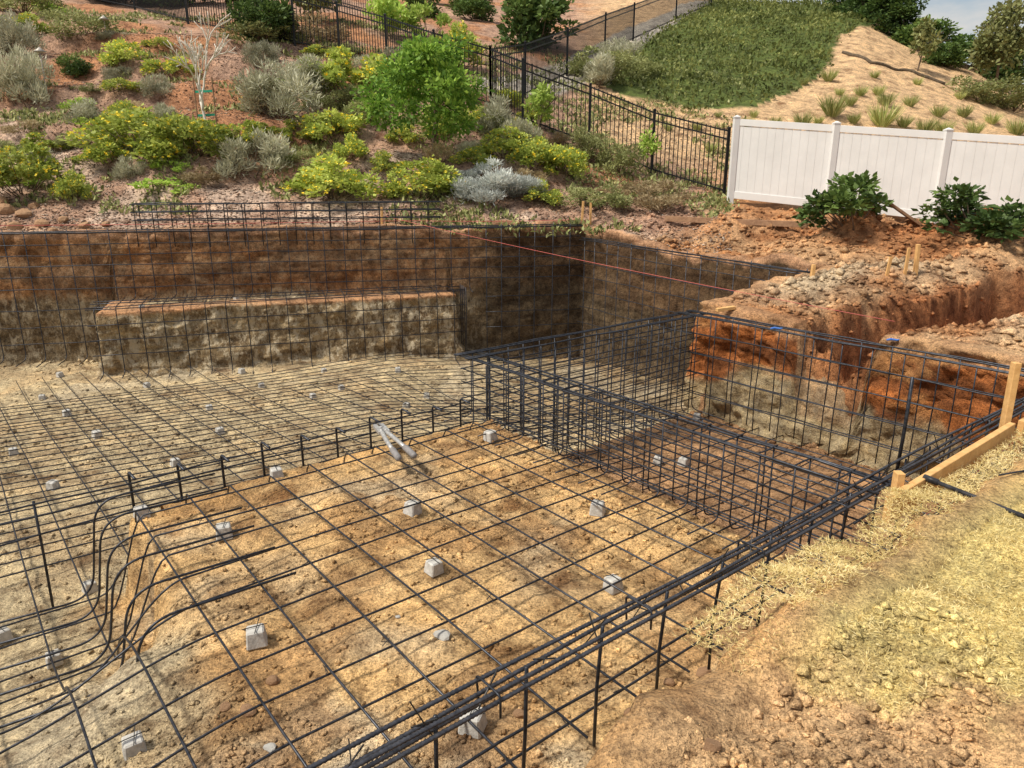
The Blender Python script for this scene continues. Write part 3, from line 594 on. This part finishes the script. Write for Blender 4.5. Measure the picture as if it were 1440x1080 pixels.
def proto(kind,mat,n,leaf,asp,nb,br,stem=.008,flowers=0,stemmat=None,up=.4,spread=.36,tall=1.,zlo=.12,jit=.28):
    L=[]
    for v in range(4):
        r=np.random.RandomState(hash_(kind)+v*7);bl=[]
        for i in range(nb):
            a=r.uniform(0,6.28);q=spread*math.sqrt(r.rand());hz=zlo+(1-zlo)*r.uniform(.1,.9)*(1-.8*(q/.5)**2);k=br*r.uniform(.4,1.2);bl.append((q*math.cos(a),q*math.sin(a),hz*.82,k,k,k*.85*tall))
        p,dr,k=blobs_pts(bl,n,r,.5,jit);p[:,2]=np.abs(p[:,2])+.01
        D=dr+np.array([0,0,up])+r.normal(0,.5,(n,3));Lf=leaf*r.uniform(.6,1.3,n)
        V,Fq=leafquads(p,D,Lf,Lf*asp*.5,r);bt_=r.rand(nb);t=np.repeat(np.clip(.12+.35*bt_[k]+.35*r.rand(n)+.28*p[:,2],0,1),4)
        n1=len(Fq)
        if flowers:
            p,dr,k=blobs_pts(bl,flowers,r,.95);ok=dr[:,2]>-.25;p,dr=p[ok]+dr[ok]*.02,dr[ok];nf=len(p)
            Cn=np.repeat(p,5,0)+r.normal(0,.008,(nf*5,3));D=np.repeat(dr,5,0)+r.normal(0,.8,(nf*5,3));l=np.full(nf*5,.028);V2,F2=leafquads(Cn,D,l,l*.45,r)
            F2=F2+len(V);V=np.vstack([V,V2]);Fq=np.vstack([Fq,F2]);t=np.r_[t,np.repeat(r.rand(nf*5),4)]
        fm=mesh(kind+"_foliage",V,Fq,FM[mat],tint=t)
        if flowers:
            fm.materials.append(FM['flower']);mi=np.zeros(len(Fq),np.int32);mi[n1:]=1;fm.polygons.foreach_set('material_index',mi)
        L.append((fm,stemsmesh(kind+"_stems",bl,stem,stemmat or M_BARK,v)))
    PROTO[kind]=L
proto('lantana_bush','lantana',2600,.06,.62,24,.12,flowers=250,up=.6,spread=.42)
proto('sage_shrub','sage',4600,.085,.16,26,.115,up=1.2,spread=.40,tall=1.2)
proto('silver_shrub','silver',5000,.085,.16,16,.13,up=1.5)
proto('dark_shrub','dark',3600,.06,.6,16,.16)
proto('glossy_shrub','dark',1500,.085,.55,20,.12,stem=.012,spread=.42)
proto('olive_shrub','olive',3300,.05,.40,22,.12,up=.7,spread=.4)
proto('lime_shrub','lime',1000,.085,.5,14,.11,up=.9,spread=.4)
proto('brown_shrub','brown',3200,.07,.25,18,.12,up=.8,spread=.4)
LABK={'lantana_bush':("yellow flowered lantana bush on the mulched slope","flowering bush"),'sage_shrub':("grey green feathery shrub on the garden slope","shrub"),'silver_shrub':("silver leaved spiky shrub beside the dug pool wall","shrub"),'dark_shrub':("dark green leafy shrub on the hillside","shrub"),'glossy_shrub':("loose glossy dark green shrub beside the white fence","shrub"),'olive_shrub':("dense olive green rounded shrub on the slope","shrub"),'lime_shrub':("bright lime green small leafy plant on soil","plant"),'brown_shrub':("dry brownish low shrub on mulched soil","shrub")}
cnt={}
def plant(kind,u,v,w,h,lab=None,up=1.03):
    x_,y_,z_=survey(u,v);k=y_/1020*1.04;i=cnt.get(kind,0);cnt[kind]=i+1
    if kind!='glossy_shrub': w*=up;h*=up
    fm,sm=PROTO[kind][i%4];e=obj(kind,None,loc=(x_,y_+w*k*.2,z_-.03),label=lab or LABK[kind][0],category=LABK[kind][1],group=kind.replace('_',' ')+" plants on the slope")
    e.scale=(w*k*1.08*rr.uniform(.92,1.08),w*k*1.0,h*k*1.12);e.rotation_euler=(rr.uniform(-.06,.06),rr.uniform(-.06,.06),rr.uniform(0,6.28))
    obj("foliage",fm,parent=e);obj("stems",sm,parent=e)
PL={'lantana_bush':[(20,282,120,85),(98,288,50,45),(185,230,130,75),(265,225,110,70),(340,218,80,50),(465,287,115,65),(590,284,115,60),(465,208,90,55),(485,140,115,75),(640,100,80,60),(708,225,75,45),(795,255,75,55),(745,245,80,55),(762,290,65,35),(175,100,60,40),(235,112,60,35),(410,205,60,40),(540,250,60,35),(440,260,50,30),(20,55,60,40),(160,200,70,40),(720,205,50,35)],
 'sage_shrub':[(345,262,110,85),(385,170,125,85),(25,158,85,95),(215,140,55,40),(730,215,60,50),(700,195,80,60),(15,80,70,60),(430,135,80,60),(365,100,50,45),(120,180,60,40),(560,115,70,50),(870,95,60,45),(840,125,60,50)],
 'silver_shrub':[(692,288,110,62),(655,262,50,30),(740,285,60,40)],
 'dark_shrub':[(750,72,120,95),(240,12,110,60),(160,8,110,60),(655,15,60,40),(1230,35,90,60),(1300,75,90,50),(1370,100,110,50),(1420,120,90,60),(1340,75,90,40),(590,25,50,40),(370,60,80,60),(100,110,50,30),(1265,55,80,45),(1330,95,70,40),(1290,45,70,40),(1200,20,60,35),(1435,95,80,50),(1390,80,80,45),(670,30,60,30)],
 'glossy_shrub':[(1208,330,140,85),(1392,334,160,85)],
 'olive_shrub':[(820,228,62,50),(870,247,66,62),(840,300,95,45),(105,60,90,45),(690,200,60,45),(360,60,110,40),(850,118,90,55),(900,110,60,30),(520,180,70,45),(1400,150,110,50),(100,212,55,28),(430,240,60,30),(490,160,60,40),(20,20,90,50),(1430,160,80,45)],
 'lime_shrub':[(230,278,85,32),(105,160,45,30),(525,165,50,40),(600,60,60,55),(240,245,50,25),(130,185,50,25),(620,100,60,50),(60,20,50,30)],
 'brown_shrub':[(935,300,100,48),(905,275,60,25),(860,278,50,24),(300,205,60,25),(425,60,110,45),(30,190,60,25),(780,210,50,30)]}
allp=[(q[0],q[1]) for l in PL.values() for q in l]
r=np.random.RandomState(17);kinds=['lantana_bush']*4+['sage_shrub']*4+['olive_shrub']*3+['lime_shrub']*2+['brown_shrub']*3
tries=0;fill=0
while fill<40 and tries<4000:
    tries+=1;u=r.uniform(0,800);v=r.uniform(45,265)
    if v<45+max(0,(u-420))*.30+10 or any(abs(u-a)<42 and abs(v-b)<16 for a,b in allp) or (abs(u-290)<55 and 50<v<225) or (abs(u-66)<40 and 60<v<170): continue
    sc_=.6+v/400;kd=kinds[r.randint(len(kinds))];PL[kd].append((u,v,r.uniform(34,60)*sc_,r.uniform(20,36)*sc_));allp.append((u,v));fill+=1
for k_,l_ in PL.items():
    for q in l_: plant(k_,*q)
def tuftmesh(seed):
    r=np.random.RandomState(seed);n=240;a=r.uniform(0,6.28,n);q=.12*np.sqrt(r.rand(n));Cn=np.stack([q*np.cos(a),q*np.sin(a),np.zeros(n)],-1)
    D=np.stack([np.cos(a)*r.uniform(.1,.9,n),np.sin(a)*r.uniform(.1,.9,n),np.ones(n)],-1);L=r.uniform(.5,1.05,n);V,Fq=leafquads(Cn,D,L,np.full(n,.012),r,.08)
    return mesh("tuft_blades",V,Fq,FM['tuft'],tint=np.repeat(r.rand(n),4))
TM=[tuftmesh(i) for i in range(3)]
for i,(u,v,h) in enumerate([(1170,165,38),(1240,180,42),(1128,180,28),(1165,115,22),(1195,150,20),(1300,190,28),(1245,150,25),(1320,165,22),(1210,135,18),(1280,150,20),(1355,165,22),(1060,165,14),(1130,120,14),(1235,135,18),(1370,190,25),(1200,175,20),(1270,180,22),(1430,190,30),(1325,190,25),(1180,135,14),(1090,178,18),(1395,175,20),(980,185,16),(1050,178,18),(1010,165,12),(1230,110,14),(1290,120,14),(1350,140,14),(1000,215,20),(940,185,14),(1150,175,16)]):
    x_,y_,z_=survey(u,v);k=y_/1020*h*.95;o=obj("grass_tuft",TM[i%3],loc=(x_,y_,z_-.03),label="pale green clump of bunch grass on bare hill",category="grass clump",group="bunch grass clumps on the hill");o.scale=(k*1.1,k*1.1,k);o.rotation_euler=(0,0,i*1.7)
def branch(m,p,d,L,rad,lev,r,tips,spl=3,ang=.6,rk=.58):
    n=4;pts=[np.array(p)];dd=np.array(d,float)
    for i in range(n): dd=dd+r.normal(0,.10,3);dd/=np.linalg.norm(dd);pts.append(pts[-1]+dd*L/n)
    m.tube(pts,np.linspace(rad,rad*.7,n+1),6);tips.append((pts[-1],lev))
    if lev==0: return
    for i in range(spl):
        q=r.normal(0,1,3);q-=dd*np.dot(q,dd);q/=np.linalg.norm(q);nd=dd+q*ang*r.uniform(.6,1.3)+np.array([0,0,.12]);nd/=np.linalg.norm(nd)
        branch(m,pts[-1 if i else -2],nd,L*r.uniform(.6,.85),rad*rk,lev-1,r,tips,spl,ang,rk)
def tree(name,u,v,wpx,hpx,mat,lab,seed,n,leaf,trunkf=.25,barkm=None,lev=3,nb=26,blr=.16,asp=.5,shape=1.):
    x_,y_,z_=survey(u,v);k=y_/1020;Wd=wpx*k;Hh=hpx*k;r=np.random.RandomState(seed);e=obj(name,None,loc=(x_,y_,z_-.04),label=lab,category="tree")
    m=MB();tips=[];branch(m,(0,0,0),(0.03,0,1),Hh*trunkf*1.2,Hh*.018,lev,r,tips,3,.55);obj("trunk",m.me("trunk",barkm or M_BARK,True),parent=e)
    bl=[]
    for i in range(nb):
        f=r.rand();hz=trunkf+.1+(.85-trunkf)*f*.93;prof=(math.sin(math.pi*min(1,(.2+f*.7))**shape))**.6;q=.38*prof*math.sqrt(r.uniform(.15,1));a=r.uniform(0,6.28);b_=blr*r.uniform(.5,1.15)
        bl.append((q*math.cos(a)*Wd,q*math.sin(a)*Wd,hz*Hh,b_*Wd,b_*Wd,b_*Hh*.8))
    p,dr,kk=blobs_pts(bl,n,r,.35,.26);D=dr+r.normal(0,.6,(n,3))+np.array([0,0,.1]);L=leaf*r.uniform(.6,1.3,n);V,Fq=leafquads(p,D,L,L*asp*.5,r)
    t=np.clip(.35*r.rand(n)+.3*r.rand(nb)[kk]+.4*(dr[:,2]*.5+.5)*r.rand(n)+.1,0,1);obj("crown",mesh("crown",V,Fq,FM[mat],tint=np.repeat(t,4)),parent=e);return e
tree("leafy_tree",608,228,200,155,'tree',"bushy bright green young tree on the garden slope",4,7500,.12,.2,shape=1.,nb=44,blr=.115)
tree("young_tree",758,205,50,75,'lime',"slender young tree with light green leaves",6,420,.14,.3,nb=10,lev=2)
tree("young_tree",915,245,42,68,'lime',"small staked sapling with sparse lime leaves",8,300,.13,.35,nb=8,lev=2)
tree("hill_tree",1398,125,75,110,'olive',"spreading tree on the hill skyline",9,3500,.2,.25)
tree("hill_tree",1290,100,35,60,'olive',"thin sparse tree on the hill skyline",10,500,.2,.3,nb=10)
tree("hill_tree",1255,50,70,70,'dark',"dark green tree on the hill crest",11,2500,.2,.2)
tree("hill_tree",345,45,90,90,'dark',"dark green tree behind the black fence",12,2500,.2,.2)
tree("hill_tree",545,55,60,60,'lime',"yellow green tree behind the black fence",13,1500,.18,.2)
tree("hill_tree",440,30,70,60,'olive',"olive green tree behind the black fence",14,2000,.18,.2)
x_,y_,z_=survey(293,192);e=obj("bare_tree",None,loc=(x_,y_,z_),label="leafless pale young tree tied to stakes",category="tree")
m=MB();tips=[];r=np.random.RandomState(21);branch(m,(0,0,-.05),(0,0,1),.80,.036,4,r,tips,3,.40,.74);obj("trunk",m.me("trunk",M_PALE,True),parent=e)
for dx in(-.22,.2):
    m=MB();m.tube([(dx,.05,-.2),(dx,.05,1.25)],.016,6);obj("stake",m.me("stake",M_WOODD),parent=e)
for zz in(.95,.45):
    m=MB();m.beam((-.22,.05,zz),(.2,.05,zz+.02),.01,.05);obj("tie",m.me("tie",M_GTAPE),parent=e)
r=np.random.RandomState(31);gp=np.array(GC);n=100000;xx=r.uniform(gp[:,0].min()-1,gp[:,0].max()+1,n);yy=r.uniform(gp[:,1].min()-1,gp[:,1].max()+1,n)
jit=fbm(xx,yy,1.2,3,70);k=inpoly(xx+jit*1.2,yy+jit*1.0,GC)&(fbm(xx,yy,1.6,3,71)>-.38);xx,yy=xx[k],yy[k];zz=upper(xx,yy);n=len(xx)
hh=.10+.24*(fbm(xx,yy,1.1,3,72)+.5)
Cn=np.stack([xx,yy,zz+hh*r.rand(n)],-1);D=r.normal(0,.6,(n,3))+np.array([0,-.2,.7]);L=r.uniform(.08,.20,n);V,Fq=leafquads(Cn,D,L,L*.28,r)
obj("groundcover",mesh("groundcover",V,Fq,FM['ground'],tint=np.repeat(np.clip(r.rand(n)*.5+.6*(fbm(xx,yy,.9,3,73)+.45),0,1),4)),kind="stuff",label="dense low green ground cover on the hillside",category="ground cover")
n=12000;yy=r.uniform(14,30,n);xx=r.uniform(-.85,.3,n)*yy;k=(fbm(xx,yy,.8,3,75)>.05);xx,yy=xx[k],yy[k];n=len(xx);zz=upper(xx,yy);m_=6
Cn=np.repeat(np.stack([xx,yy,zz],-1),m_,0)+r.normal(0,.07,(n*m_,3))*[1,1,.3];D=r.normal(0,.6,(n*m_,3))+[0,0,.9];L=r.uniform(.06,.16,n*m_);V,Fq=leafquads(Cn,D,L,L*.22,r)
obj("slope_weeds",mesh("slope_weeds",V,Fq,FM['olive'],tint=np.repeat(r.rand(n*m_),4)),kind="stuff",label="small scattered weeds on the mulched slope",category="weeds")
# dry lawn
n=420000;ss=1.6+6.9*r.rand(n)**1.5;tt=1.38-3.6*r.rand(n)**1.15;xx=E1[0]*ss-E1[1]*tt;yy=E1[1]*ss+E1[0]*tt;lm=lawnm(xx,yy);k=(lm>.1+.6*r.rand(n))&(yy>1.0)&(np.abs(xx)<yy*.95+.3)&(r.rand(n)<.55+.45*(fbm(xx,yy,3.2,4,88)>-.12))
xx,yy=xx[k],yy[k];n=len(xx);zz=upper(xx,yy);D=r.normal(0,.9,(n,3))*[1,1,.25]+[0,0,.36];L=r.uniform(.014,.036,n);Cn=np.stack([xx,yy,zz-.002],-1);V,Fq=leafquads(Cn,D,L,np.full(n,.0015),r,.1)
obj("dry_lawn",mesh("dry_lawn",V,Fq,FM['straw'],tint=np.repeat(np.clip(r.rand(n)*.75+.35*(fbm(xx,yy,2.5,4,77)+.4)-.02,0,1),4)),kind="stuff",label="short dry straw coloured lawn grass",category="grass")
# ------------------------------------------------------------ fences
def ironfence(lab,pxs,hgt=1.5,expl=None):
    pts=[survey(u,v) for u,v in pxs];e=obj("iron_fence",None,loc=pts[0],label=lab,category="fence");o=Vector(pts[0])
    for i,q in enumerate(pts):
        m=MB();c=Vector(q)-o;m.box(c+Vector((0,0,hgt/2-.1)),(.065,.065,hgt+.26));m.box(c+Vector((0,0,hgt+.045)),(.085,.085,.03),taper=.5);obj("post",m.me("post",M_IRON),parent=e)
        if i+1<len(pts):
            d_=Vector(pts[i+1])-o;m=MB()
            for zz in(.12,hgt-.22,hgt-.04): m.beam(c+Vector((0,0,zz)),d_+Vector((0,0,zz)),.03,.035)
            L=math.hypot(d_.x-c.x,d_.y-c.y);n=max(2,int(L/.115))
            for k in range(1,n):
                f=k/n;b_=c.lerp(d_,f);m.box(b_+Vector((0,0,(hgt+.06)/2)),(.02,.02,hgt-.06))
            obj("panel",m.me("panel",M_IRON),parent=e)
ironfence("black iron picket fence stepping down the garden slope",[(1018,275),(916,245),(828,207),(735,173),(690,152),(612,130),(545,102),(478,80),(415,64),(340,50),(265,34),(190,14),(110,-2)])
ironfence("black iron picket fence climbing beside the drain channel",[(690,152),(738,138),(797,108),(850,78),(890,58),(950,30),(1000,8)])
ironfence("black iron picket fence across the upper hill",[(560,30),(480,8),(430,-6)])
def vinyl():
    p1,p2=Vector((5.03,17.25,1.07)),Vector((8.70,15.3,.70));dd_=(p2-p1)/2
    pts=[p1+dd_*k for k in range(6)]
    e=obj("vinyl_fence",None,loc=pts[0],label="white vinyl privacy fence with capped posts",category="fence");o=Vector(pts[0]);hg=1.66
    for i,q in enumerate(pts):
        m=MB();c=Vector(q)-o;m.box(c+Vector((0,0,hg/2-.15)),(.13,.13,hg+.30));me=m.me("post",M_VINYL,bev=.006);obj("post",me,parent=e)
        m=MB();m.box(c+Vector((0,0,hg+.012)),(.145,.145,.02));m.box(c+Vector((0,0,hg+.041)),(.135,.135,.035),taper=.15);obj("post_cap",m.me("post_cap",M_VINYL),parent=e)
        if i+1<len(pts):
            d_=Vector(pts[i+1])-o
            for zz,h in((.0,.16),(hg-.09,.14)):
                m=MB();m.beam(c+Vector((0,0,zz)),d_+Vector((0,0,zz)),.05,h);obj("rail",m.me("rail",M_VINYL,bev=.004),parent=e)
            L=(d_-c).length;n=int(L/.17);m=MB();dr=(d_-c).normalized();X=Vector((dr.x,dr.y,0)).normalized();Yv=Vector((-X.y,X.x,0))
            for k in range(n):
                b_=c.lerp(d_,(k+.5)/n);m.box(b_+Vector((0,0,hg/2-.06)),(L/n-.006,.022,hg-.22),(X,Yv,(0,0,1)))
                m.box(b_+X*(L/n/2)+Vector((0,0,hg/2-.06)),(.012,.012,hg-.22),(X,Yv,(0,0,1)))
            obj("panel",m.me("panel",M_VINYL),parent=e)
vinyl()
for pl in([(560,12),(610,6),(660,14),(700,8)],[(1185,75),(1225,90),(1270,100),(1340,125)],[(720,108),(700,95),(660,88)]):
    pp=[survey(u,v) for u,v in pl];q=[]
    for a,b in zip(pp[:-1],pp[1:]):
        for k in range(6):
            f=k/6;xx,yy=a[0]+(b[0]-a[0])*f,a[1]+(b[1]-a[1])*f;q.append((xx,yy,float(upper(np.array([xx]),np.array([yy]))[0])+.03))
    m=MB();m.tube(q,.07,8);obj("straw_wattle",m.me("straw_wattle",M_WAT,True),label="dark straw wattle roll pinned across the bare hill",category="erosion roll")
# ------------------------------------------------------------ timber
def timber(lab,a,b,w,h,mat=M_WOOD,name="wooden_stake",cat="stake",up=(0,0,1)):
    m=MB();m.beam((0,0,0),Vector(b)-Vector(a),w,h,up);me=m.me(name,mat,bev=.003)
    return obj(name,me,loc=a,label=lab,category=cat)
for a,b in((3.42,5.1),(5.2,8.6)): timber("pale pine form board along the lawn edge",st3(a,1.36,.02),st3(b,1.38,.025),.038,.14,name="form_board",cat="board")
timber("pine stake holding the lawn form board",st3(3.62,1.41,-.05),st3(3.62,1.41,.15),.04,.05)
timber("tall pine stake beside the spa beam",st3(5.15,1.43,-.05),st3(5.16,1.44,.46),.04,.055)
for u,v,h,l in((818,313,.33,"short pine stake above the dug wall"),(830,315,.33,"short pine stake above the dug wall"),(1272,386,.42,"thin pine stake in loose soil"),(1287,388,.5,"wide pine stake in loose soil"),(1246,388,.3,"thin leaning pine stake in loose soil"),(1141,392,.22,"short pine stake at the dug edge"),(537,318,.3,"short pine stake behind the wall beam")):
    x_,y_,z_=survey(u,v);timber(l,(x_,y_,z_-.1),(x_+rr.uniform(-.03,.03),y_,z_+h*y_/12),.025 if 'thin' in l else .06,.04)
x_,y_,z_=atz(1020,436,.06);timber("short pine block on the spa rail corner",(x_-.1,y_,z_),(x_+.12,y_+.05,z_+.02),.05,.04,name="wood_block",cat="wood block")
x_,y_,z_=survey(1268,318);timber("weathered plank leaning by the glossy shrub",(x_-.35,y_,z_+.42),(x_+.25,y_-.1,z_+.02),.13,.04,M_WOODD,"plank",cat="plank")
x_,y_,z_=survey(1050,320);timber("dark weathered edging board on the soil",(x_-1.3,y_+.9,z_+.10),(x_+.9,y_-.5,z_+.08),.05,.10,M_WOODD,"edging_board",cat="board")
m=MB();a=Vector(atz(1302,672,.09));b=Vector(atz(1470,738,.05));m.tube([a,b],.011,12);m.tube([a+(a-b).normalized()*.01,a+(b-a).normalized()*.06],.017,12)
obj("pipe",m.me("pipe",M_PIPE,True),label="black pipe stub with coupling lying on dry lawn",category="pipe")
m=MB();m.tube([atz(1405,668,.06),atz(1500,652,.06)],.005,8);obj("steel_rod",m.me("steel_rod",M_BAR,True),label="loose dark steel rod on the dry lawn",category="steel rod")
def string(lab,pts,sag=.03,rad=.004):
    q=[]
    for a,b in zip(pts[:-1],pts[1:]):
        for k in range(12): f=k/12;q.append((a[0]+(b[0]-a[0])*f,a[1]+(b[1]-a[1])*f,a[2]+(b[2]-a[2])*f-sag*4*f*(1-f)))
    q.append(pts[-1]);m=MB();m.tube(q,rad,5);obj("string_line",m.me("string_line",M_STR,True),label=lab,category="string")
string("pink mason string stretched across the pit",[(-2.4,14.0,.78),(3.7,6.9,.2)],.05,.0032)
string("pink mason string above the back wall beam",[wp(-2,.0,.72),wp(7,.0,.70),wp(wl-.2,.05,.68)],.02,.005)
string("pink mason string along the spa cage",[st3(3.5,1.3,-.1),st3(7.1,1.42,.12)],.02,.0025)
for u,v in((1092,462),(1256,478)):
    q=atz(u,v,.03);m=MB();m.tube([(-.06,0,0),(-.02,.01,.004),(.03,-.01,.0),(.06,0,.002)],[.009,.012,.010,.008],8);obj("blue_tape",m.me("blue_tape",M_BLUE,True),loc=q,label="blue tape wrapped on the spa rail bars",category="tape")
# ------------------------------------------------------------ bolt cutter
q0=np.array(atz(540,612,-.47));q1=np.array(atz(578,655,-.47));dv=q1-q0;ang=math.atan2(dv[1],dv[0])
e=obj("bolt_cutter",None,loc=tuple(q0+np.array([0,0,.03])),label="worn steel bolt cutter lying on the shelf bars",category="tool");e.rotation_euler=(0,0,ang);e.scale=(1.25,1.25,1.25)
for sgn in(1,-1):
    m=MB();m.tube([(0.0,.014*sgn,0),(.10,.024*sgn,0),(.22,.034*sgn,0),(.34,.04*sgn,.0)],[.016,.015,.014,.014],10);obj("handle",m.me("handle",M_TOOL,True),parent=e)
for sgn in(1,-1):
    m=MB();m.tube([(.32,.04*sgn,0),(.34,.041*sgn,0),(.48,.048*sgn,0),(.49,.048*sgn,0)],[.016,.021,.020,.015],10);obj("grip",m.me("grip",M_GRIP,True),parent=e)
m=MB()
for sgn in(1,-1):
    m.box((-.03,.02*sgn,0),(.10,.034,.026));m.box((-.10,.022*sgn,0),(.07,.028,.024));m.box((-.145,.014*sgn,0),(.04,.02,.018))
m.tube([(-.06,0,-.018),(-.06,0,.018)],.014,10);m.tube([(.0,.015,-.018),(.0,.015,.018)],.01,8);m.tube([(.0,-.015,-.018),(.0,-.015,.018)],.01,8)
obj("jaw",m.me("jaw",M_TOOL,bev=.002),parent=e)
# ------------------------------------------------------------ path lights
for u,v,h in((66,132,.95),(440,150,.45),(150,55,.5)):
    x_,y_,z_=survey(u,v);e=obj("path_light",None,loc=(x_,y_,z_),label="small cone topped garden light on a thin post",category="garden light",group="garden lights on the slope")
    m=MB();m.tube([(0,0,-.1),(0,0,h)],.014,8);obj("post",m.me("post",M_COPPER,True),parent=e)
    m=MB();m.tube([(0,0,h-.02),(0,0,h-.01),(0,0,h+.05),(0,0,h+.09)],[.13,.135,.05,.012],14);obj("lamp_shade",m.me("lamp_shade",M_COPPER,True),parent=e)
# ------------------------------------------------------------ light
w=bpy.data.worlds.new("World");sc.world=w;w.use_nodes=True;nt=w.node_tree;bg=nt.nodes['Background'];bg.inputs['Strength'].default_value=.115
sk=N(nt,'ShaderNodeTexSky',sky_type='NISHITA');sk.sun_disc=False;sk.sun_elevation=math.radians(56);sk.sun_rotation=math.radians(-112);sk.air_density=1.2;sk.dust_density=2
tc=N(nt,'ShaderNodeTexCoord').outputs['Generated'];mp=N(nt,'ShaderNodeMapping');mp.inputs['Scale'].default_value=(1,1,3);nt.links.new(tc,mp.inputs['Vector'])
n=noise(nt,mp.outputs[0],4,6,.6);cm=ramp(nt,n,[(.40,(0,0,0)),(.62,(1,1,1))]);mc=mixc(nt,sk.outputs[0],(6.0,5.9,5.7),cm);nt.links.new(mc,bg.inputs['Color'])
sl=bpy.data.lights.new("sun","SUN");sl.energy=4.7;sl.angle=math.radians(10);sl.color=(1,.94,.82);so=bpy.data.objects.new("sun",sl);COL.objects.link(so)
el=math.radians(56);az=math.radians(-112);dv=Vector((math.sin(az)*math.cos(el),math.cos(az)*math.cos(el),math.sin(el)));so.rotation_euler=dv.to_track_quat('Z','Y').to_euler()
sc.view_settings.view_transform='Standard'
